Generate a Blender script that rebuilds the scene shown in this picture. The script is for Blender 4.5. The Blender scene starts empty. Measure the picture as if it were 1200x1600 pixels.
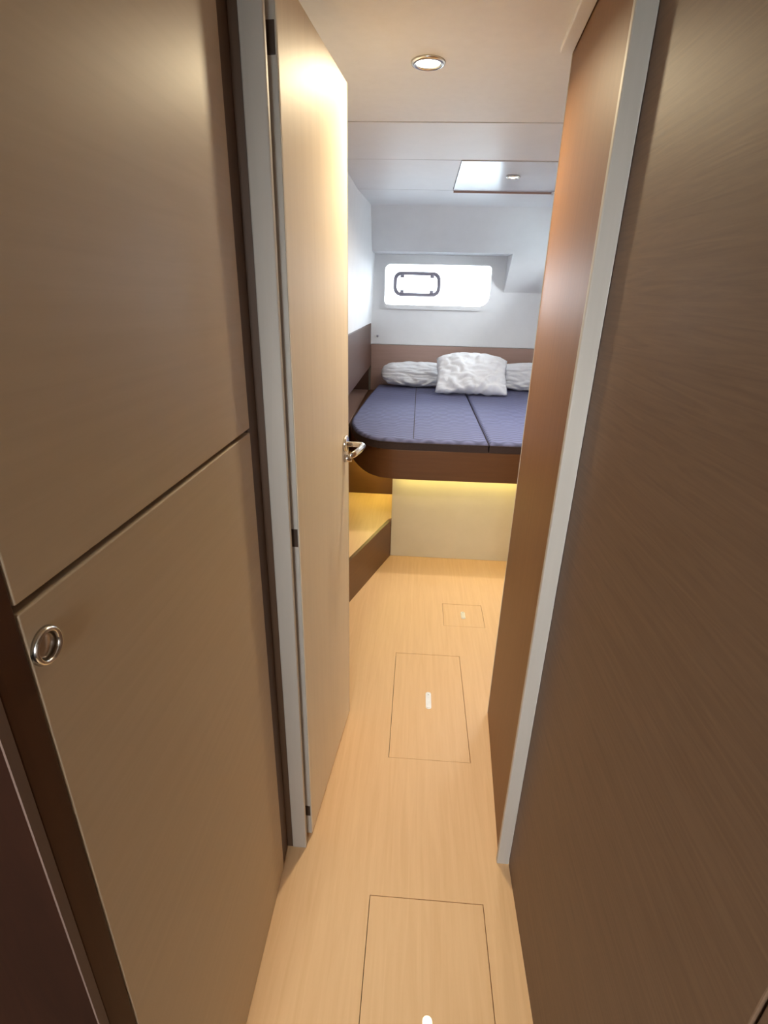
import bpy, bmesh, math, random
from mathutils import Matrix, Vector, noise

random.seed(4)
S = bpy.context.scene
COL = S.collection

# ------------------------------------------------------------------ camera
cam_data = bpy.data.cameras.new('camera')
cam = bpy.data.objects.new('camera', cam_data)
COL.objects.link(cam)
cam_data.sensor_fit = 'VERTICAL'
cam_data.sensor_height = 36.0
cam_data.lens = 806.85 * 36.0 / 1600.0
cam_data.clip_start = 0.01
right = Vector((0.9975409, 0.06624363, 0.02288951))
down = Vector((0.04658121, -0.3826141, -0.92273325))
fwd = Vector((-0.05236736, 0.92153038, -0.38475892))
M = Matrix((right, -down, -fwd)).transposed().to_4x4()
M.translation = Vector((0, 0, 1.5))
cam.matrix_world = M
S.camera = cam

# ------------------------------------------------------------------ light and exposure
W = bpy.data.worlds.new('overcast_sky')
S.world = W
W.use_nodes = True
bg = W.node_tree.nodes['Background']
bg.inputs['Color'].default_value = (0.93, 0.97, 1.0, 1)
bg.inputs['Strength'].default_value = 22.0
LAMP_W = 6.0          # corridor downlight, watts
LAMP2_W = 5.0         # cabin downlight
LED_STRENGTH = 9.0
S.view_settings.view_transform = 'Standard'
S.view_settings.look = 'None'
S.view_settings.gamma = 1.0
S.view_settings.use_curve_mapping = False
S.view_settings.exposure = 0.75


def portal(name, loc, rot, sx, sy):
    l = bpy.data.lights.new(name, 'AREA')
    l.shape = 'RECTANGLE'
    l.size, l.size_y = sx, sy
    l.cycles.is_portal = True
    o = bpy.data.objects.new(name, l)
    o.location, o.rotation_euler = loc, rot
    COL.objects.link(o)


# sampling portals (emit nothing): hull window and the open companionway behind the camera
portal('window_portal', (0.13, 4.86, 1.6), (math.radians(-90), 0, 0), 0.92, 0.34)
portal('side_window_portal', (1.31, 4.18, 1.70), (0, math.radians(90), 0), 0.30, 0.56)
portal('skylight_portal', (1.03, 3.045, 2.23), (0, 0, 0), 0.34, 0.62)
portal('companionway_portal', (-0.40, -1.62, 1.60), (math.radians(90), 0, 0), 0.8, 0.7)


# ------------------------------------------------------------------ materials
def srgb(r, g, b):
    f = lambda c: c / 12.92 if c <= 0.04045 else ((c + 0.055) / 1.055) ** 2.4
    return (f(r / 255), f(g / 255), f(b / 255), 1)


def base_mat(name, col, rough=0.5, metal=0.0, spec=0.5):
    m = bpy.data.materials.new(name)
    m.use_nodes = True
    p = m.node_tree.nodes['Principled BSDF']
    p.inputs['Base Color'].default_value = col
    p.inputs['Roughness'].default_value = rough
    p.inputs['Metallic'].default_value = metal
    p.inputs['Specular IOR Level'].default_value = spec
    return m, p, m.node_tree


def grain_mat(name, c1, c2, rough, scale, wob=0.6, bump=0.05, spec=0.5, lo=0.3, hi=0.7, dist=0.001, fine=None):
    """laminate with stretched grain: scale = (sx, sy, sz) on world position"""
    m, p, nt = base_mat(name, c1, rough, spec=spec)
    N, L = nt.nodes, nt.links
    geo = N.new('ShaderNodeNewGeometry')
    mp = N.new('ShaderNodeMapping')
    mp.inputs['Scale'].default_value = scale
    L.new(geo.outputs['Position'], mp.inputs['Vector'])
    t = N.new('ShaderNodeTexNoise')
    t.inputs['Scale'].default_value = 1.0
    t.inputs['Detail'].default_value = 5.0
    t.inputs['Roughness'].default_value = 0.6
    t.inputs['Distortion'].default_value = wob
    L.new(mp.outputs[0], t.inputs['Vector'])
    r = N.new('ShaderNodeMapRange')
    r.inputs['From Min'].default_value = lo
    r.inputs['From Max'].default_value = hi
    L.new(t.outputs['Fac'], r.inputs['Value'])
    mx = N.new('ShaderNodeMix')
    mx.data_type = 'RGBA'
    mx.inputs['A'].default_value = c1
    mx.inputs['B'].default_value = c2
    L.new(r.outputs[0], mx.inputs['Factor'])
    L.new(mx.outputs['Result'], p.inputs['Base Color'])
    b = N.new('ShaderNodeBump')
    b.inputs['Strength'].default_value = bump
    b.inputs['Distance'].default_value = dist
    L.new(t.outputs['Fac'], b.inputs['Height'])
    L.new(b.outputs[0], p.inputs['Normal'])
    return m


M_FLOOR = grain_mat('floor_laminate', srgb(234, 194, 145), srgb(226, 184, 134), 0.45, (60, 3.0, 60), 0.8, 0.06)
M_PANEL = grain_mat('satin_brown_panel', srgb(196, 176, 148), srgb(190, 170, 142), 0.47, (3, 3, 70), 0.5, 0.03, spec=0.45, dist=0.0006)
M_WALLB = grain_mat('wavy_brown_laminate', srgb(116, 91, 70), srgb(102, 78, 59), 0.54, (3.0, 3.4, 75), 2.2, 0.2, spec=0.5, dist=0.0008)
M_BULK = grain_mat('brown_bulkhead', srgb(136, 99, 68), srgb(128, 93, 63), 0.5, (3, 60, 3), 0.5, 0.02, spec=0.28, dist=0.0005)
M_DARK = grain_mat('dark_brown_stile', srgb(100, 76, 58), srgb(90, 68, 50), 0.5, (60, 60, 3), 0.5, 0.04)
M_UMBER = grain_mat('dark_umber_bulkhead', srgb(46, 24, 14), srgb(36, 18, 10), 0.85, (30, 30, 4), 0.5, 0.05, spec=0.08)
M_STILE = grain_mat('dark_umber_stile', srgb(78, 46, 26), srgb(70, 40, 22), 0.6, (60, 60, 3), 0.5, 0.04, spec=0.25)
M_BED = grain_mat('brown_bed_fascia', srgb(102, 68, 40), srgb(95, 62, 36), 0.4, (3, 3, 60), 0.5, 0.02, dist=0.0005)
M_HEAD = grain_mat('lit_chocolate_brown', srgb(170, 140, 128), srgb(162, 132, 120), 0.32, (3, 3, 50), 0.5, 0.02, dist=0.0005)  # brown lightened: daylight on headboard and ledge is put into the colour
M_SIDE = grain_mat('dark_side_panel', srgb(86, 57, 46), srgb(78, 51, 41), 0.45, (3, 3, 50), 0.5, 0.02, dist=0.0005)
M_DOOR = grain_mat('cream_door', srgb(241, 227, 202), srgb(235, 221, 196), 0.48, (50, 50, 3), 0.4, 0.015, spec=0.3, dist=0.0004)
M_FRAME = grain_mat('grey_frame_paint', srgb(194, 188, 178), srgb(188, 182, 172), 0.5, (40, 40, 3), 0.4, 0.03, dist=0.0004)
M_CEIL = grain_mat('ceiling_vinyl', srgb(238, 236, 234), srgb(234, 232, 230), 0.45, (30, 30, 30), 0.2, 0.02, dist=0.0005)
M_WHITE = grain_mat('white_gelcoat', srgb(238, 239, 240), srgb(234, 235, 236), 0.7, (8, 8, 8), 0.2, 0.02, spec=0.25, dist=0.0005)
M_CEIL2 = grain_mat('white_ceiling_vinyl', srgb(232, 232, 234), srgb(228, 228, 230), 0.4, (8, 8, 8), 0.2, 0.02, dist=0.0005)
M_KICK = grain_mat('white_kick_panel', srgb(216, 206, 178), srgb(210, 200, 171), 0.35, (6, 6, 6), 0.2, 0.02, dist=0.0005)
M_HATCH = grain_mat('glossy_ceiling_panel', srgb(206, 208, 214), srgb(203, 205, 211), 0.2, (5, 5, 5), 0.2, 0.0, spec=0.9)
M_BLACK = grain_mat('dark_gap', srgb(28, 22, 18), srgb(24, 18, 14), 0.7, (9, 9, 9), 0.2, 0.02)
M_TRIM = grain_mat('pale_edging', srgb(214, 200, 176), srgb(208, 194, 170), 0.35, (40, 40, 3), 0.3, 0.02)
M_EDGE = grain_mat('taupe_edging', srgb(112, 92, 82), srgb(104, 85, 76), 0.6, (40, 40, 3), 0.3, 0.02, spec=0.2)
M_GREYPL = grain_mat('glare_grey_plastic', srgb(150, 146, 160), srgb(142, 138, 152), 0.4, (20, 20, 20), 0.2, 0.02)  # dark plastic painted lighter, window glare put into its colour
M_HINGE = grain_mat('dark_hinge_pocket', srgb(70, 54, 42), srgb(58, 44, 34), 0.5, (40, 40, 40), 0.4, 0.05)


def chrome():
    m, p, nt = base_mat('polished_chrome', srgb(225, 222, 216), 0.12, 1.0)
    n = nt.nodes.new('ShaderNodeTexNoise')
    n.inputs['Scale'].default_value = 60
    r = nt.nodes.new('ShaderNodeMapRange')
    r.inputs['To Min'].default_value = 0.16
    r.inputs['To Max'].default_value = 0.26
    nt.links.new(n.outputs['Fac'], r.inputs['Value'])
    nt.links.new(r.outputs[0], p.inputs['Roughness'])
    return m


M_CHROME = chrome()
M_PULL = grain_mat('whitened_chrome_pull', srgb(244, 242, 238), srgb(236, 234, 230), 0.3, (90, 90, 90), 0.2, 0.05, spec=0.8)  # chrome whitened so bright reflections on the pulls sit in the base colour
M_PULL.node_tree.nodes['Principled BSDF'].inputs['Metallic'].default_value = 0.6


def emit_mat(name, col, strength):
    m = bpy.data.materials.new(name)
    m.use_nodes = True
    nt = m.node_tree
    nt.nodes.clear()
    e = nt.nodes.new('ShaderNodeEmission')
    e.inputs['Color'].default_value = col
    e.inputs['Strength'].default_value = strength
    o = nt.nodes.new('ShaderNodeOutputMaterial')
    nt.links.new(e.outputs[0], o.inputs[0])
    return m


def glass_mat(name, tint):
    m = bpy.data.materials.new(name)
    m.use_nodes = True
    nt = m.node_tree
    nt.nodes.clear()
    t = nt.nodes.new('ShaderNodeBsdfTransparent')
    t.inputs['Color'].default_value = tint
    g = nt.nodes.new('ShaderNodeBsdfGlossy')
    g.inputs['Roughness'].default_value = 0.03
    fr = nt.nodes.new('ShaderNodeFresnel')
    fr.inputs['IOR'].default_value = 1.45
    mx = nt.nodes.new('ShaderNodeMixShader')
    o = nt.nodes.new('ShaderNodeOutputMaterial')
    nt.links.new(fr.outputs[0], mx.inputs[0])
    nt.links.new(t.outputs[0], mx.inputs[1])
    nt.links.new(g.outputs[0], mx.inputs[2])
    nt.links.new(mx.outputs[0], o.inputs[0])
    return m


M_GLASS = glass_mat('tinted_acrylic_pane', (0.66, 0.69, 0.72, 1))
M_SKYGLASS = glass_mat('clear_acrylic_pane', (0.94, 0.96, 0.97, 1))


def fabric_white():
    m, p, nt = base_mat('white_pillow_cotton', srgb(236, 238, 242), 0.9, spec=0.15)
    n = nt.nodes.new('ShaderNodeTexNoise')
    n.inputs['Scale'].default_value = 16
    n.inputs['Detail'].default_value = 4
    n.inputs['Distortion'].default_value = 1.2
    tc = nt.nodes.new('ShaderNodeTexCoord')
    nt.links.new(tc.outputs['Object'], n.inputs['Vector'])
    b = nt.nodes.new('ShaderNodeBump')
    b.inputs['Strength'].default_value = 0.35
    b.inputs['Distance'].default_value = 0.014
    nt.links.new(n.outputs['Fac'], b.inputs['Height'])
    nt.links.new(b.outputs[0], p.inputs['Normal'])
    p.inputs['Sheen Weight'].default_value = 0.2
    return m


M_PILLOW = fabric_white()


def quilt_mat():
    """grey-violet quilted cloth: wavy stitched ribs as fine relief"""
    m, p, nt = base_mat('grey_quilted_cloth', srgb(98, 92, 110), 0.72, spec=0.35)
    N, L = nt.nodes, nt.links
    geo = N.new('ShaderNodeNewGeometry')
    sep = N.new('ShaderNodeSeparateXYZ')
    L.new(geo.outputs['Position'], sep.inputs[0])

    def mth(op, a, b=None):
        k = N.new('ShaderNodeMath')
        k.operation = op
        for i, v in enumerate((a, b)):
            if v is None:
                continue
            if isinstance(v, (int, float)):
                k.inputs[i].default_value = v
            else:
                L.new(v, k.inputs[i])
        return k.outputs[0]
    nz = N.new('ShaderNodeTexNoise')
    nz.inputs['Scale'].default_value = 3.0
    L.new(geo.outputs['Position'], nz.inputs['Vector'])
    wob = mth('MULTIPLY', mth('SINE', mth('MULTIPLY', sep.outputs['X'], 58.0)), 1.7)
    ph = mth('ADD', mth('ADD', mth('MULTIPLY', sep.outputs['Y'], 150.0), wob), mth('MULTIPLY', nz.outputs['Fac'], 9.0))
    s = mth('SINE', ph)
    r = N.new('ShaderNodeMapRange')
    r.inputs['From Min'].default_value = -1
    L.new(s, r.inputs['Value'])
    mx = N.new('ShaderNodeMix')
    mx.data_type = 'RGBA'
    mx.inputs['A'].default_value = srgb(88, 90, 118)
    mx.inputs['B'].default_value = srgb(114, 116, 150)
    L.new(r.outputs[0], mx.inputs['Factor'])
    L.new(mx.outputs['Result'], p.inputs['Base Color'])
    b = N.new('ShaderNodeBump')
    b.inputs['Strength'].default_value = 0.6
    b.inputs['Distance'].default_value = 0.004
    L.new(r.outputs[0], b.inputs['Height'])
    L.new(b.outputs[0], p.inputs['Normal'])
    return m


M_QUILT = quilt_mat()
M_BORDER = grain_mat('dark_mattress_border', srgb(58, 44, 44), srgb(50, 38, 38), 0.8, (120, 120, 120), 0.3, 0.2)
WARM = (1.0, 0.81, 0.52, 1)
M_LENS = emit_mat('lit_lamp_lens', (1.0, 0.86, 0.62, 1), 26.0)
M_LED2 = emit_mat('bright_led_strip', (1.0, 0.88, 0.25, 1), LED_STRENGTH * 4.2)
M_LED = emit_mat('warm_led_strip', (1.0, 0.82, 0.22, 1), LED_STRENGTH)


# ------------------------------------------------------------------ builders
def wloc(o):
    v = Vector(o.location)
    while o.parent:
        o = o.parent
        v += Vector(o.location)
    return v


def link(name, bm, mat, parent=None, smooth=False):
    """one mesh object; its origin is the bottom centre of its bounding box"""
    bmesh.ops.recalc_face_normals(bm, faces=bm.faces[:])
    xs = [v.co.x for v in bm.verts]
    ys = [v.co.y for v in bm.verts]
    zs = [v.co.z for v in bm.verts]
    c = Vector(((min(xs) + max(xs)) / 2, (min(ys) + max(ys)) / 2, min(zs)))
    bmesh.ops.translate(bm, verts=bm.verts[:], vec=-c)
    me = bpy.data.meshes.new(name)
    bm.to_mesh(me)
    bm.free()
    me.materials.append(mat)
    if smooth:
        for p in me.polygons:
            p.use_smooth = True
    o = bpy.data.objects.new(name, me)
    COL.objects.link(o)
    if parent:
        o.parent = parent
        c = c - wloc(parent)
    o.location = c
    return o


def empty(name, loc):
    o = bpy.data.objects.new(name, None)
    o.empty_display_size = 0.05
    COL.objects.link(o)
    o.location = loc
    return o


def tag(o, label, cat, group=None, kind=None):
    o['label'] = label
    o['category'] = cat
    if group:
        o['group'] = group
    if kind:
        o['kind'] = kind
    return o


def bev(bm, w, seg=2):
    if w > 0:
        bmesh.ops.bevel(bm, geom=bm.edges[:], offset=w, segments=seg, profile=0.5, affect='EDGES')


def bm_box(x0, x1, y0, y1, z0, z1, b=0.0, seg=2):
    bm = bmesh.new()
    bmesh.ops.create_cube(bm, size=1.0)
    for v in bm.verts:
        v.co = Vector((x0 + (v.co.x + .5) * (x1 - x0), y0 + (v.co.y + .5) * (y1 - y0), z0 + (v.co.z + .5) * (z1 - z0)))
    bev(bm, b, seg)
    return bm


def box(name, x0, x1, y0, y1, z0, z1, mat, parent=None, b=0.0):
    return link(name, bm_box(x0, x1, y0, y1, z0, z1, b), mat, parent)


def bm_prism(pts, axis, a0, a1, b=0.0, seg=2):
    """polygon extruded along an axis. axis z: pts are (x,y); y: (x,z); x: (y,z)"""
    bm = bmesh.new()

    def P(p, a):
        return {'z': (p[0], p[1], a), 'y': (p[0], a, p[1]), 'x': (a, p[0], p[1])}[axis]
    lo = [bm.verts.new(P(p, a0)) for p in pts]
    hi = [bm.verts.new(P(p, a1)) for p in pts]
    n = len(pts)
    bm.faces.new(lo)
    bm.faces.new(hi)
    for i in range(n):
        bm.faces.new((lo[i], lo[(i + 1) % n], hi[(i + 1) % n], hi[i]))
    bmesh.ops.recalc_face_normals(bm, faces=bm.faces[:])
    if b > 0:
        es = [e for e in bm.edges if len(e.link_faces) == 2 and e.calc_face_angle(0) > 0.6]
        bmesh.ops.bevel(bm, geom=es, offset=b, segments=seg, profile=0.5, affect='EDGES')
    return bm


def prism(name, pts, axis, a0, a1, mat, parent=None, b=0.0, seg=2, smooth=False):
    return link(name, bm_prism(pts, axis, a0, a1, b, seg), mat, parent, smooth)


def rrect(x0, x1, z0, z1, r, n=6):
    """rounded rectangle outline; r may be one radius or (bl, br, tr, tl)"""
    rs = r if isinstance(r, tuple) else (r, r, r, r)
    out = []
    for (cx, cz, a, q) in ((x0, z0, 180, rs[0]), (x1, z0, 270, rs[1]), (x1, z1, 0, rs[2]), (x0, z1, 90, rs[3])):
        ox = cx + q if cx == x0 else cx - q
        oz = cz + q if cz == z0 else cz - q
        for i in range(n + 1):
            t = math.radians(a + 90 * i / n)
            out.append((ox + q * math.cos(t), oz + q * math.sin(t)))
    return out


def bm_ring(outer, inner, axis, a0, a1):
    """frame between two outlines with the same number of points"""
    bm = bmesh.new()

    def P(p, a):
        return {'z': (p[0], p[1], a), 'y': (p[0], a, p[1]), 'x': (a, p[0], p[1])}[axis]
    V = [[bm.verts.new(P(p, a)) for p in ring] for a in (a0, a1) for ring in (outer, inner)]
    n = len(outer)
    for i in range(n):
        j = (i + 1) % n
        o0, i0, o1, i1 = V
        for q in ((o0[i], o0[j], i0[j], i0[i]), (o1[i], o1[j], i1[j], i1[i]), (o0[i], o0[j], o1[j], o1[i]), (i0[i], i0[j], i1[j], i1[i])):
            bm.faces.new(q)
    return bm


def bm_lathe(prof, axis='z', c=(0, 0, 0), n=40):
    """profile of (radius, height) turned about an axis through c"""
    bm = bmesh.new()
    rings = []
    for r, h in prof:
        ring = []
        for i in range(n):
            t = 2 * math.pi * i / n
            a, b_ = r * math.cos(t), r * math.sin(t)
            co = {'z': (a, b_, h), 'x': (h, a, b_), 'y': (a, h, b_)}[axis]
            ring.append(bm.verts.new(Vector(co) + Vector(c)))
        rings.append(ring)
    for k in range(len(rings) - 1):
        for i in range(n):
            j = (i + 1) % n
            bm.faces.new((rings[k][i], rings[k][j], rings[k + 1][j], rings[k + 1][i]))
    bmesh.ops.remove_doubles(bm, verts=bm.verts[:], dist=1e-6)
    return bm


def bm_tube(path, radii, n=14, caps=True):
    bm = bmesh.new()
    path = [Vector(p) for p in path]
    rings = []
    up = Vector((0, 0, 1))
    for i, p in enumerate(path):
        d = (path[min(i + 1, len(path) - 1)] - path[max(i - 1, 0)]).normalized()
        s = d.cross(up)
        if s.length < 1e-3:
            s = d.cross(Vector((1, 0, 0)))
        s.normalize()
        t = s.cross(d).normalized()
        r = radii[i] if isinstance(radii, (list, tuple)) else radii
        ra, rb = r if isinstance(r, tuple) else (r, r)
        rings.append([bm.verts.new(p + s * ra * math.cos(2 * math.pi * k / n) + t * rb * math.sin(2 * math.pi * k / n)) for k in range(n)])
    for a, b_ in zip(rings, rings[1:]):
        for k in range(n):
            bm.faces.new((a[k], a[(k + 1) % n], b_[(k + 1) % n], b_[k]))
    if caps:
        bm.faces.new(rings[0])
        bm.faces.new(rings[-1])
    return bm


def curve(pts, k=4):
    """Catmull-Rom through the points"""
    out = []
    for i in range(len(pts) - 1):
        p0, p1, p2, p3 = (Vector(pts[max(i - 1, 0)]), Vector(pts[i]), Vector(pts[i + 1]), Vector(pts[min(i + 2, len(pts) - 1)]))
        for j in range(k):
            t = j / k
            q = 0.5 * ((2 * p1) + (p2 - p0) * t + (2 * p0 - 5 * p1 + 4 * p2 - p3) * t * t + (3 * p1 - p0 - 3 * p2 + p3) * t ** 3)
            out.append((q.x, q.y))
    out.append(tuple(pts[-1]))
    return out


# ------------------------------------------------------------------ the shell
ZC = 2.06            # ceiling height
HATCHES = [(-0.062, 0.241, 0.310, 0.891), (-0.038, 0.248, 1.351, 1.932), (0.189, 0.391, 2.168, 2.365)]


def build_floor():
    g = 0.0016
    rects = [(a - g, b + g, c - g, d + g) for a, b, c, d in HATCHES]
    xs = sorted({-1.5, 1.3, *[r[0] for r in rects], *[r[1] for r in rects]})
    ys = sorted({-1.7, 4.95, *[r[2] for r in rects], *[r[3] for r in rects]})
    bm = bmesh.new()
    vs = {}

    def V(x, y):
        if (x, y) not in vs:
            vs[(x, y)] = bm.verts.new((x, y, 0))
        return vs[(x, y)]
    for xa, xb in zip(xs, xs[1:]):
        for ya, yb in zip(ys, ys[1:]):
            cx, cy = (xa + xb) / 2, (ya + yb) / 2
            if any(r[0] < cx < r[1] and r[2] < cy < r[3] for r in rects):
                continue
            bm.faces.new((V(xa, ya), V(xb, ya), V(xb, yb), V(xa, yb)))
    r = bmesh.ops.extrude_face_region(bm, geom=bm.faces[:])
    bmesh.ops.translate(bm, verts=[e for e in r['geom'] if isinstance(e, bmesh.types.BMVert)], vec=(0, 0, -0.02))
    f = link('floor', bm, M_FLOOR)
    tag(f, 'pale oak laminate floor running through the corridor to the bed', 'floor', kind='structure')
    box('subfloor', -1.5, 1.3, -1.7, 4.95, -0.06, -0.024, M_BLACK, f)


build_floor()

# unseen harbour water outside the hull, added to cut light coming from below
bm = bmesh.new()
bmesh.ops.create_circle(bm, cap_ends=True, radius=150.0, segments=48, matrix=Matrix.Translation((0, 3, -0.45)))
sea = link('added_harbour_water', bm, grain_mat('grey_green_water', srgb(120, 128, 128), srgb(104, 114, 116), 0.35, (2, 2, 2), 0.4, 0.2, dist=0.02))
tag(sea, 'unseen harbour water outside the hull window, added to cut upward light', 'water', kind='structure')

# ceiling: dark backing with separate lining panels below it
ceil = empty('ceiling', (0, 1.6, ZC))
tag(ceil, 'off white panelled ceiling with thin dark joints', 'ceiling', kind='structure')
KX0, KX1, KY0, KY1 = 0.87, 1.19, 2.745, 3.345     # deck skylight over the right half of the bed
box('backing', -1.5, KX0, -1.7, 4.95, 2.16, 2.22, M_BLACK, ceil)
box('backing', KX1, 1.3, -1.7, 4.95, 2.16, 2.22, M_BLACK, ceil)
box('backing', KX0, KX1, -1.7, KY0, 2.16, 2.22, M_BLACK, ceil)
box('backing', KX0, KX1, KY1, 4.95, 2.16, 2.22, M_BLACK, ceil)
w3 = empty('window_3', (1.03, 3.045, 2.06))
tag(w3, 'deck skylight over the right half of the bed', 'skylight', kind='structure')
link('skylight_liner', bm_ring(rrect(KX0 - 0.02, KX1 + 0.02, KY0 - 0.02, KY1 + 0.02, 0.05), rrect(KX0, KX1, KY0, KY1, 0.04), 'z', 2.05, 2.225), M_WHITE, w3)
prism('skylight_pane', rrect(KX0 - 0.015, KX1 + 0.015, KY0 - 0.015, KY1 + 0.015, 0.05), 'z', 2.2255, 2.2335, M_SKYGLASS, w3)
YA, YB, YD = 2.172, 2.700, 3.392
box('ceiling_panel', -1.46, 1.26, -1.68, YA - 0.005, ZC, ZC + 0.02, M_CEIL, ceil, 0.003)
box('ceiling_panel', -0.72, 1.26, YA + 0.004, YB - 0.002, ZC, ZC + 0.02, M_CEIL2, ceil, 0.002)
box('ceiling_panel', -0.72, 0.149, YB + 0.0015, YD - 0.002, ZC, ZC + 0.02, M_CEIL2, ceil, 0.002)
link('ceiling_panel', bm_ring(rrect(0.72, 1.26, YB + 0.0015, YD - 0.002, 0.001), rrect(KX0 - 0.018, KX1 + 0.018, KY0 - 0.018, KY1 + 0.018, 0.048), 'z', ZC, ZC + 0.02), M_WHITE, ceil)
prism('ceiling_panel', [(YD + 0.002, ZC), (4.215, 2.102), (4.30, 2.15), (YD + 0.002, ZC + 0.03)], 'x', -0.72, 1.26, M_CEIL2, ceil)

# glossy lift-out ceiling panel with the cabin lamp in it
ch = empty('ceiling_hatch', (0.43, 3.045, ZC))
tag(ch, 'glossy white rectangular ceiling panel reflecting the window above the bed', 'ceiling panel')
box('panel', 0.1505, 0.7185, YB - 0.001, YD - 0.004, ZC - 0.004, ZC + 0.012, M_HATCH, ch, 0.002)
box('edge_strip', 0.154, 0.713, YD - 0.0035, YD + 0.006, ZC - 0.012, ZC + 0.010, M_HEAD, ch, 0.001)
prism('catch', [(0.690, 3.36), (0.700, 3.35), (0.735, 3.40), (0.725, 3.41)], 'z', ZC - 0.022, ZC - 0.006, M_WHITE, ch, 0.002)

# back wall: vertical lower lining, leaning upper lining with the window recess cut out of it
YW = 4.77
zc_, zt_, yt_ = 1.555, 2.105, 4.20      # crease height; top of the leaning part


def slope_y(z):
    return YW + (yt_ - YW) * (z - zc_) / (zt_ - zc_)


WX0, WX1, WZ0, WZ1 = -0.312, 0.578, 1.436, 1.757     # hull window opening
RX1, RZT = 0.690, 1.828                               # recess right side and top
wb = empty('wall_back', (0.35, 4.86, 0))
tag(wb, 'white lining wall above the bed, upper half leaning into the cabin', 'wall', kind='structure')
outer = rrect(-0.44, 1.24, 1.114, 1.90, 0.0005)
inner = rrect(WX0, WX1, WZ0, WZ1, (0.03, 0.09, 0.03, 0.05))
link('lower_lining', bm_ring(outer, inner, 'y', YW, YW + 0.045), M_WHITE, wb)
prism('lining_edge', [(-0.4415, 1.110), (-0.424, 1.110), (-0.424, 1.30), (-0.4415, 1.30)], 'y', YW - 0.008, YW + 0.01, M_WHITE, wb, 0.002)
# leaning panel (solid prism pieces around the recess)
prism('upper_lining', [(slope_y(RZT), RZT), (yt_, zt_), (yt_ + 0.2, zt_ + 0.05), (4.85, zt_ + 0.05), (4.85, RZT)], 'x', -0.60, 1.24, M_WHITE, wb)
prism('side_lining', [(YW, zc_), (slope_y(RZT), RZT), (YW, RZT)], 'x', RX1, 1.24, M_WHITE, wb)
box('hull_skin', -0.75, -0.45, 4.825, 4.86, 0, 2.2, M_WHITE, wb)
box('hull_skin', 1.10, 1.28, 4.825, 4.86, 0, 2.2, M_WHITE, wb)
box('hull_skin', -0.45, 1.10, 4.825, 4.86, 0, 1.40, M_WHITE, wb)
box('hull_skin', -0.45, 1.10, 4.825, 4.86, 1.80, 2.2, M_WHITE, wb)

# hull window
w1 = empty('window_1', (0.133, 4.80, WZ0))
tag(w1, 'long rounded hull window with a small opening portlight in its left half', 'window', kind='structure')
fo = rrect(WX0 - 0.004, WX1 + 0.026, WZ0 - 0.03, WZ1 + 0.012, (0.05, 0.115, 0.05, 0.06))
fi = rrect(WX0 + 0.002, WX1 - 0.004, WZ0 + 0.004, WZ1 - 0.004, (0.03, 0.09, 0.03, 0.05))
fr = bm_ring(fo, fi, 'y', YW - 0.022, YW + 0.004)
link('window_frame', fr, M_WHITE, w1)
prism('window_pane', rrect(WX0 - 0.01, WX1 + 0.01, WZ0 - 0.01, WZ1 + 0.01, 0.05), 'y', YW + 0.030, YW + 0.036, M_GLASS, w1)
PX0, PX1, PZ0, PZ1 = -0.240, 0.160, 1.508, 1.700
po = rrect(PX0, PX1, PZ0, PZ1, 0.065)
pi_ = rrect(PX0 + 0.030, PX1 - 0.030, PZ0 + 0.028, PZ1 - 0.028, 0.042)
pf = link('portlight_frame', bm_ring(po, pi_, 'y', YW + 0.006, YW + 0.030), M_GREYPL, w1)
po2 = rrect(PX0 + 0.008, PX1 - 0.008, PZ0 + 0.008, PZ1 - 0.008, 0.058)
pi2 = rrect(PX0 + 0.018, PX1 - 0.018, PZ0 + 0.017, PZ1 - 0.017, 0.050)
link('portlight_gasket', bm_ring(po2, pi2, 'y', YW + 0.001, YW + 0.0065), M_GREYPL, pf)
for kx in (PX0 + 0.075, PX1 - 0.075):
    for kz, s in ((PZ0 + 0.022, 1), (PZ1 - 0.022, -1)):
        bm = bm_box(kx - 0.017, kx + 0.017, YW - 0.010, YW + 0.01, min(kz, kz + s * 0.028), max(kz, kz + s * 0.028), 0.004)
        link('latch_knob', bm, M_GREYPL, pf)

# press studs on the lining
for (sx, sy, sz, lab) in ((-0.366, YW, 1.18, 'small grey press stud on white lining below the portlight'),
                          (1.022, YW, 1.286, 'small dark press stud on white lining right of the hull window')):
    s = link('press_stud', bm_lathe([(0, -0.008), (0.006, -0.008), (0.009, -0.004), (0.010, 0.0), (0, 0.0)], 'y', (sx, sy, sz), 16), M_GREYPL, None, True)
    tag(s, lab, 'stud', 'press studs on the cabin lining')

# left cabin wall: white above, brown panel below, open ledge niche at bed height
wl = empty('wall_left', (-0.5, 3.2, 0))
tag(wl, 'cabin wall left of the bed, white above a dark brown panel', 'wall', kind='structure')
prism('upper_lining', [(-0.424, 1.288), (-0.385, 2.12), (-0.60, 2.12), (-0.60, 1.288)], 'y', 1.042, 4.85, M_WHITE, wl)
box('brown_panel', -0.60, -0.424, 1.042, 4.768, 0.925, 1.284, M_SIDE, wl, 0.002)
box('niche_end', -0.614, -0.4425, 4.765, 4.785, 0.70, 0.924, M_SIDE, wl)
box('lower_panel', -0.72, -0.615, 1.042, 4.85, 0, 2.2, M_BED, wl)

hb = box('headboard', -0.422, 1.238, YW - 0.006, YW + 0.012, 0.60, 1.110, M_HEAD, None, 0.002)
tag(hb, 'low dark brown headboard panel across the wall behind the pillows', 'headboard')

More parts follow.
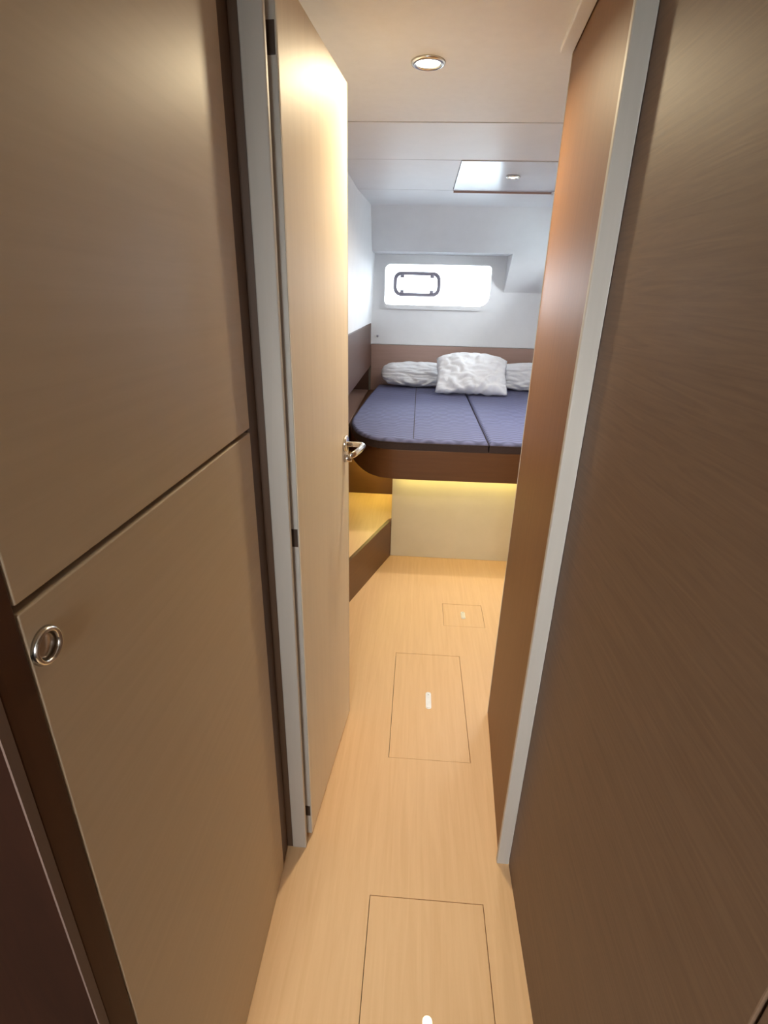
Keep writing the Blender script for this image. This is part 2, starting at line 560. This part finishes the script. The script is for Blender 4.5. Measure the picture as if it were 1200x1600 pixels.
# right side: cabin wall far out, boxed bulkhead beside the doorway, corridor wall
wr = empty('wall_right', (0.35, 0.6, 0))
tag(wr, 'brown wood grain corridor wall right of the doorway', 'wall', kind='structure')
box('corridor_panel', 0.327, 0.36, 0.2755, 1.003, 0.0, 2.10, M_WALLB, wr, 0.0015)
box('near_panel', 0.329, 0.36, -1.66, 0.2725, 0.0, 2.10, M_WALLB, wr, 0.0015)
box('joint_backing', 0.34, 0.37, 0.20, 0.30, 0.0, 2.10, M_BLACK, wr)
bp = empty('wall_right_inner', (0.6, 1.3, 0))
tag(bp, 'brown satin bulkhead inside the doorway on the right', 'wall', kind='structure')
prism('bulkhead', [(0.3005, 1.0215), (0.337, 1.598), (1.24, 1.598), (1.24, 1.0415), (0.330, 1.0415), (0.330, 1.0215)], 'z', 0.0, ZC - 0.001, M_BULK, bp, 0.001)
prism('edging', [(0.3350, 1.594), (0.3372, 1.6035), (0.36, 1.6035), (0.36, 1.594)], 'z', 0.0, ZC - 0.002, M_TRIM, bp)
wo = empty('wall_right_cabin', (1.27, 2.9, 0))
tag(wo, 'white cabin side wall hidden beyond the right bulkhead', 'wall', kind='structure')
SY0, SY1, SZ0, SZ1 = 3.92, 4.45, 1.56, 1.84
link('lining', bm_ring(rrect(1.0, 4.86, 0.0, 2.2, 0.0005), rrect(SY0, SY1, SZ0, SZ1, 0.07), 'x', 1.24, 1.30), M_WHITE, wo)
w2 = empty('window_2', (1.24, 3.9, SZ0))
tag(w2, 'hull side window of the cabin beyond the right bulkhead', 'window', kind='structure')
link('window_frame', bm_ring(rrect(SY0 - 0.025, SY1 + 0.025, SZ0 - 0.025, SZ1 + 0.025, 0.09), rrect(SY0 + 0.004, SY1 - 0.004, SZ0 + 0.004, SZ1 - 0.004, 0.066), 'x', 1.228, 1.2395), M_WHITE, w2)
prism('window_pane', rrect(SY0 - 0.01, SY1 + 0.01, SZ0 - 0.01, SZ1 + 0.01, 0.07), 'x', 1.272, 1.278, M_SKYGLASS, w2)
tr = prism('trim_3', [(0.268, 1.06), (0.300, 1.06), (0.334, 1.585), (0.304, 1.585)], 'z', ZC - 0.014, ZC, M_CEIL, None, 0.002)
tag(tr, 'narrow grey ceiling trim along the top of right bulkhead', 'trim', kind='structure')

# doorway: posts and head
for nm, x0, x1, lab in (('trim_1', -0.301, -0.261, 'pale grey left door post of the cabin doorway'),
                        ('trim_2', 0.293, 0.3275, 'pale grey right door post of the cabin doorway')):
    o = box(nm, x0, x1, 1.005, 1.020, 0.0, ZC - 0.001, M_FRAME, None, 0.0025)
    tag(o, lab, 'door frame', kind='structure')
o = box('trim_4', -0.2605, 0.2925, 1.005, 1.040, 1.992, ZC - 0.001, M_FRAME, None, 0.002)
tag(o, 'pale grey head rail over the cabin doorway', 'door frame', kind='structure')
o = box('wall_doorway_left', -0.72, -0.3015, 1.008, 1.040, 0.0, 2.16, M_DARK)
tag(o, 'dark brown wall strip beside the left door post', 'wall', kind='structure')
o = box('wall_doorway_right', 0.3315, 1.30, 1.008, 1.040, 0.0, 2.16, M_DARK)
tag(o, 'brown wall behind the right corridor panel', 'wall', kind='structure')
o = box('wall_over_door', -0.72, 1.30, 1.008, 1.040, ZC + 0.021, 2.16, M_DARK)
tag(o, 'wall strip above the corridor ceiling lining', 'wall', kind='structure')

# near bulkhead and the open companionway space behind the camera
nb = empty('wall_near', (-0.8, 0.288, 0))
tag(nb, 'dark umber bulkhead with a pale edge at the near left corner', 'wall', kind='structure')
box('bulkhead', -1.46, -0.3135, 0.2835, 0.2945, 0, 2.06, M_UMBER, nb)
box('edging', -0.3135, -0.3115, 0.2835, 0.2945, 0, 2.06, M_EDGE, nb)
o = box('wall_foyer_left', -1.50, -1.46, -1.70, 0.30, 0, 2.16, M_UMBER)
tag(o, 'brown side wall of the foyer behind the viewer', 'wall', kind='structure')
wf = empty('wall_foyer_rear', (-0.5, -1.66, 0))
tag(wf, 'rear foyer wall with the open companionway', 'wall', kind='structure')
OX0, OX1, OZ0, OZ1 = -0.80, 0.0, 1.25, 1.95
box('wall_piece', -1.50, OX0, -1.70, -1.66, 0, 2.16, M_UMBER, wf)
box('wall_piece', OX1, 0.37, -1.70, -1.66, 0, 2.16, M_UMBER, wf)
box('wall_piece', OX0, OX1, -1.70, -1.66, 0, OZ0, M_UMBER, wf)
box('wall_piece', OX0, OX1, -1.70, -1.66, OZ1, 2.16, M_UMBER, wf)

# ------------------------------------------------------------------ tall cabinet on the left
cab = empty('tall_cabinet', (-0.6, 0.65, 0))
tag(cab, 'tall satin brown cabinet with two stacked doors left of the doorway', 'cabinet')
box('carcass', -0.95, -0.334, 0.296, 1.004, 0.0, ZC - 0.002, M_BLACK, cab)
box('stile', -0.334, -0.3125, 0.296, 0.3295, 0.0, ZC - 0.002, M_STILE, cab, 0.001)
box('stile', -0.334, -0.3165, 0.9465, 1.004, 0.0, ZC - 0.002, M_DARK, cab, 0.001)
ZG = 1.2605
box('door', -0.333, -0.312, 0.3315, 0.9435, ZG + 0.0042, ZC - 0.006, M_PANEL, cab, 0.0015)
ld = box('door', -0.333, -0.312, 0.3315, 0.9435, 0.004, ZG - 0.0042, M_PANEL, cab, 0.0015)
kc = (-0.312, 0.3500, 1.2135)
link('lock_ring', bm_lathe([(0.0118, 0.0), (0.0122, 0.0035), (0.0140, 0.0060), (0.0165, 0.0048), (0.0180, 0.0), (0.0118, 0.0)], 'x', kc, 48), M_CHROME, ld, True)
link('push_button', bm_lathe([(0, 0.0015), (0.0098, 0.0015), (0.0110, 0.0005), (0.0115, 0.0), (0, 0.0)], 'x', kc, 48), M_CHROME, ld, True)

# ------------------------------------------------------------------ open cabin door
h0, h1 = Vector((-0.2500, 1.0460)), Vector((-0.2030, 1.5440))
dv = (h1 - h0).normalized()
nv = Vector((dv.y, -dv.x))            # towards the passage (+x)
TH = 0.034


def dp(s, t):
    """plan point s metres from the hinge edge along the leaf, t metres out of its visible face"""
    q = h0 + dv * s + nv * t
    return (q.x, q.y)


LW = (h1 - h0).length
door = empty('door_1', (h0.x, h0.y, 0))
tag(door, 'cream cabin door standing open against the left side', 'door', kind='structure')
prism('leaf', [dp(0, 0), dp(LW - 0.003, 0), dp(LW - 0.003, -TH), dp(0, -TH)], 'z', 0.012, 1.977, M_DOOR, door, 0.002)
prism('hinge_edging', [dp(-0.003, -0.0015), dp(-0.0002, -0.0015), dp(-0.0002, -TH), dp(-0.003, -TH)], 'z', 0.012, 1.976, M_FRAME, door)
prism('edging', [dp(LW - 0.003, 0.0004), dp(LW, 0.0004), dp(LW, -TH), dp(LW - 0.003, -TH)], 'z', 0.012, 1.976, M_TRIM, door)
for z0, z1 in ((1.858, 1.902), (0.968, 1.012), (0.088, 0.126)):
    hp = prism('hinge', [dp(-0.0045, -0.003), dp(-0.003, -0.003), dp(-0.003, -TH + 0.001), dp(-0.0045, -TH + 0.001)], 'z', z0, z1, M_HINGE, door)
    link('hinge_pin', bm_tube([(*dp(-0.005, -0.022), z0 + 0.002), (*dp(-0.005, -0.022), z1 - 0.002)], 0.004, 10), M_HINGE, hp, True)
# lever handle
hz = 1.092
hs = LW - 0.052
hd = link('rosette', bm_tube([(*dp(hs, 0), hz), (*dp(hs, 0.007), hz), (*dp(hs, 0.009), hz)], [0.024, 0.024, 0.020], 28), M_CHROME, door, True)
link('lever', bm_tube([(*dp(hs, 0.008), hz), (*dp(hs, 0.040), hz), (*dp(hs - 0.002, 0.052), hz), (*dp(hs - 0.012, 0.058), hz), (*dp(hs - 0.045, 0.057), hz - 0.002), (*dp(hs - 0.085, 0.050), hz - 0.004), (*dp(hs - 0.105, 0.040), hz - 0.006)],
                      [0.008, 0.008, 0.0085, 0.009, (0.007, 0.010), (0.006, 0.010), (0.004, 0.008)], 16), M_CHROME, hd, True)
link('thumb_turn', bm_tube([(*dp(hs, 0.0), hz - 0.045), (*dp(hs, 0.010), hz - 0.045), (*dp(hs, 0.022), hz - 0.045)], [0.012, 0.011, (0.004, 0.010)], 18), M_CHROME, door, True)

# ------------------------------------------------------------------ floor hatches
labs = ('large floor hatch nearest the viewer in the pale corridor floor',
        'long floor hatch with chrome pull in the middle of doorway floor',
        'small square floor hatch in front of the bed')
for (a, b_, c, d), lab in zip(HATCHES, labs):
    e = empty('floor_hatch', ((a + b_) / 2, (c + d) / 2, -0.018))
    tag(e, lab, 'floor hatch', 'flush floor hatches')
    box('lid', a, b_, c, d, -0.019, -0.0003, M_FLOOR, e, 0.0008)
    cx, cy = (a + b_) / 2, (c + d) / 2
    L_ = 0.047 if d - c > 0.3 else 0.032
    hw = 0.011
    pl = prism('pull_plate', rrect(cx - hw, cx + hw, cy - L_, cy + L_, 0.0105), 'z', -0.0005, 0.0012, M_PULL, e)
    link('pull_ring', bm_ring(rrect(cx - hw * .8, cx + hw * .8, cy - L_ * .9, cy + L_ * .9, 0.0085), rrect(cx - hw * .4, cx + hw * .4, cy - L_ * .65, cy + L_ * .65, 0.0040), 'z', 0.0012, 0.0032), M_PULL, pl)

# ------------------------------------------------------------------ downlights


def downlight(x, y, z, r, lab, watts, col):
    e = empty('downlight', (x, y, z))
    tag(e, lab, 'ceiling lamp', 'round recessed downlights')
    link('bezel', bm_lathe([(r * .66, 0.002), (r * .68, -0.004), (r * .80, -0.007), (r * .95, -0.005), (r, 0.0), (r * .66, 0.002)], 'z', (x, y, z), 40), M_CHROME, e, True)
    link('lens', bm_lathe([(0, -0.0055), (r * .4, -0.005), (r * .67, -0.002), (r * .67, 0.001), (0, 0.001)], 'z', (x, y, z), 32), M_LENS, e, True)
    l = bpy.data.lights.new('downlight_lamp', 'AREA')
    l.shape = 'DISK'
    l.size = r * 1.3
    l.energy = watts
    l.color = col
    l.spread = math.radians(163)
    lo = bpy.data.objects.new('downlight_lamp', l)
    COL.objects.link(lo)
    lo.parent = e
    lo.location = (0, 0, -0.010)


downlight(-0.010, 1.676, ZC, 0.045, 'round chrome downlight glowing in the corridor ceiling', LAMP_W, WARM[:3])
downlight(0.420, 2.985, ZC - 0.006, 0.034, 'small round downlight set in the glossy ceiling panel', LAMP2_W, (1.0, 0.90, 0.76))

# ------------------------------------------------------------------ bed
ZB, ZF, ZM = 0.542, 0.716, 0.776        # platform underside, platform top, mattress top
edge = [(-0.44, 3.40), (-0.417, 3.283), (-0.380, 3.13), (-0.335, 3.010), (-0.300, 2.935), (-0.263, 2.875), (-0.225, 2.835), (-0.183, 2.808), (-0.119, 2.790), (0.0, 2.785)]
bed = empty('bed_base', (0.4, 3.8, 0))
tag(bed, 'brown built in bed base with rounded corner and overhanging fascia', 'bed')
bp_ = curve(edge) + [(1.22, 2.800), (1.22, 4.76), (-0.44, 4.76)]
prism('platform', bp_, 'z', ZB, ZF, M_BED, bed, 0.004)
box('shelf_ledge', -0.612, -0.442, 2.95, 4.76, ZF - 0.03, ZF - 0.002, M_HEAD, bed)
box('kick_panel', -0.118, 1.22, 2.889, 2.909, 0.001, ZB - 0.001, M_KICK, bed, 0.001)
box('kick_return', -0.118, -0.098, 2.910, 3.342, 0.001, ZB - 0.001, M_KICK, bed, 0.001)
box('riser_panel', -0.612, -0.119, 3.333, 3.352, 0.001, ZB - 0.001, M_BED, bed, 0.001)

led = empty('led_strip', (0.55, 2.868, ZB - 0.008))
tag(led, 'warm yellow light strip tucked under the bed fascia', 'light strip')
box('channel', -0.10, 1.20, 2.828, 2.852, ZB - 0.008, ZB - 0.0005, M_WHITE, led)
box('diffuser', -0.098, 1.198, 2.831, 2.849, ZB - 0.0105, ZB - 0.0085, M_LED, led)
led2 = box('led_strip', -0.36, -0.13, 3.240, 3.256, ZB - 0.0105, ZB - 0.0005, M_LED2)
tag(led2, 'short warm light strip under the bed above the step', 'light strip')

# step locker left of the kick panel
stp = empty('step_locker', (-0.4, 2.9, 0))
tag(stp, 'low step with oak tread and brown front left of the bed', 'step')
fa, fb = Vector((-0.1200, 2.8860)), Vector((-0.301, 2.336))
dd = (fb - fa).normalized()
nn = Vector((-dd.y, dd.x))
if nn.x > 0:
    nn = -nn
fc = fa + dd * 1.0
q = 0.018
prism('front_panel', [tuple(fa), tuple(fc), tuple(fc + nn * q), (fa.x - 0.02, fa.y + 0.0)], 'z', 0.001, 0.2445, M_BED, stp, 0.001)
prism('tread', [tuple(fa + nn * (q + 0.002)), tuple(fc + nn * (q + 0.002)), (-0.612, fc.y + 0.05), (-0.612, 3.331), (-0.1195, 3.331), (-0.1195, 2.912)], 'z', 0.227, 0.2445, M_FLOOR, stp)

# mattress cushions
XS = 0.410
mleft = [(-0.345, 4.70), (-0.385, 4.056)] + curve([(-0.408, 3.30), (-0.392, 3.15), (-0.350, 2.99), (-0.305, 2.90), (-0.265, 2.85), (-0.215, 2.812), (-0.16, 2.795), (-0.09, 2.787), (0.0, 2.785)]) + [(XS - 0.004, 2.788), (XS - 0.004, 4.70)]
mright = [(XS + 0.004, 2.789), (1.20, 2.797), (1.20, 4.70), (XS + 0.004, 4.70)]


def mattress(poly, lab, seam=None):
    e = empty('mattress', (sum(p[0] for p in poly) / len(poly), sum(p[1] for p in poly) / len(poly), ZF))
    tag(e, lab, 'mattress', 'quilted mattress cushions on the bed')
    bm = bm_prism(poly, 'z', ZF + 0.0005, ZM)
    top = [ed for ed in bm.edges if all(v.co.z > ZM - 1e-5 for v in ed.verts)]
    bmesh.ops.bevel(bm, geom=top, offset=0.020, segments=4, profile=0.5, affect='EDGES')
    # the side border stays dark: keep everything below the shoulder in its own mesh
    link('border', bm_prism([(p[0], p[1]) for p in poly], 'z', ZF + 0.0004, ZM - 0.0205), M_BORDER, e)
    for f in [f for f in bm.faces if all(v.co.z < ZM - 0.0195 for v in f.verts)]:
        bm.faces.remove(f)
    loose = [v for v in bm.verts if not v.link_faces]
    bmesh.ops.delete(bm, geom=loose, context='VERTS')
    link('quilted_top', bm, M_QUILT, e, False)
    pip = [Vector((p[0], p[1], ZM - 0.0205)) for p in poly]
    link('piping', bm_tube(pip + [pip[0]], 0.003, 8, False), M_BORDER, e, True)
    if seam:
        link('seam', bm_tube([(seam, 2.812, ZM), (seam, 3.4, ZM + 0.0002), (seam, 4.68, ZM)], (0.0022), 6), M_BORDER, e)
    return e


mattress(mleft, 'grey violet quilted mattress cushion with rounded corner, left of the dark seam', -0.006)
mattress(mright, 'grey quilted mattress cushion right of the dark seam, partly behind the bulkhead')


# ------------------------------------------------------------------ pillows
def pillow(name, w, h, t, mtx, lab, seed, fold=0.012, squash=0.42, pinch=0.07, rnd=0.3, droop=0.0):
    """soft cushion: local x width, local z height, local y thickness; wrinkles as real relief"""
    n = 44
    bm = bmesh.new()
    off = Vector((seed * 7.3, seed * 3.1, seed * 1.7))
    V = {}
    for side in (1, -1):
        for i in range(n + 1):
            for j in range(n + 1):
                u, v = -1 + 2 * i / n, -1 + 2 * j / n
                rim = i in (0, n) or j in (0, n)
                if rim and side == -1:
                    V[(side, i, j)] = V[(1, i, j)]
                    continue
                th = ((1 - u ** 4) * (1 - v ** 4)) ** squash if not rim else 0
                x = w / 2 * u * (1 - pinch * (1 - v * v)) * math.sqrt(1 - rnd * v * v / 2)
                z = h / 2 * v * (1 - pinch * (1 - u * u)) * math.sqrt(1 - rnd * u * u / 2)
                z -= droop * h * abs(u) ** 2.2 * max(0.0, (v + 0.4) / 1.4) ** 1.5
                p = Vector((u * 2.1, v * 2.1, side * .4)) + off
                wr = noise.noise(p * 1.3) * 0.9 + noise.noise(p * 2.9) * 0.55
                rad = abs(noise.noise(Vector((math.atan2(v + .001, u) * 3.4, math.hypot(u, v) * 0.9, seed * 2.0)))) * (max(abs(u), abs(v)) ** 2)
                cre = (1 - abs(noise.noise(Vector((u * 2.2 + v * 1.2, v * 2.6 - u * 0.8, 0)) * 1.2 + off))) ** 6
                fan = math.sin(math.atan2(u, v + 1.35) * 13 + seed + noise.noise(p) * 2.5) * max(0.0, 0.55 - (v + 1) / 2) * 1.5
                y = side * (t / 2 * th) + side * fold * (wr + fan - 1.1 * cre) * th - side * fold * 1.6 * rad * th
                x += 0.008 * noise.noise(p * 1.7 + Vector((9, 0, 0)))
                z += 0.008 * noise.noise(p * 1.7 + Vector((0, 9, 0)))
                V[(side, i, j)] = bm.verts.new(mtx @ Vector((x, y, z)))
    for side in (1, -1):
        for i in range(n):
            for j in range(n):
                q = [V[(side, i, j)], V[(side, i + 1, j)], V[(side, i + 1, j + 1)], V[(side, i, j + 1)]]
                try:
                    bm.faces.new(q)
                except ValueError:
                    pass
    lowest = min(v.co.z for v in bm.verts)
    bmesh.ops.translate(bm, verts=bm.verts[:], vec=(0, 0, ZM + 0.0015 - lowest))
    o = link(name, bm, M_PILLOW, None, True)
    tag(o, lab, 'pillow', 'white pillows on the bed')
    return o


T = Matrix.Translation
Rx = lambda a: Matrix.Rotation(math.radians(a), 4, 'X')
Ry = lambda a: Matrix.Rotation(math.radians(a), 4, 'Y')
Rz = lambda a: Matrix.Rotation(math.radians(a), 4, 'Z')
pillow('pillow', 0.66, 0.21, 0.17, T((0.005, 4.60, 0.87)) @ Rz(1) @ Rx(-12), 'long white pillow lying against the headboard left of the square pillow', 1, 0.014, 0.45, 0.02, 0.75)
pillow('pillow', 0.66, 0.24, 0.17, T((0.98, 4.60, 0.88)) @ Rz(-2) @ Rx(-12), 'white pillow half hidden behind the right bulkhead edge', 2, 0.014, 0.45, 0.02, 0.75)
pillow('pillow', 0.585, 0.37, 0.17, T((0.435, 4.335, 0.92)) @ Rz(2) @ Rx(-36) @ Ry(1.0), 'square white pillow leaning in the middle of the bed', 3, 0.022, 0.40, 0.06, 0.0, 0.19)
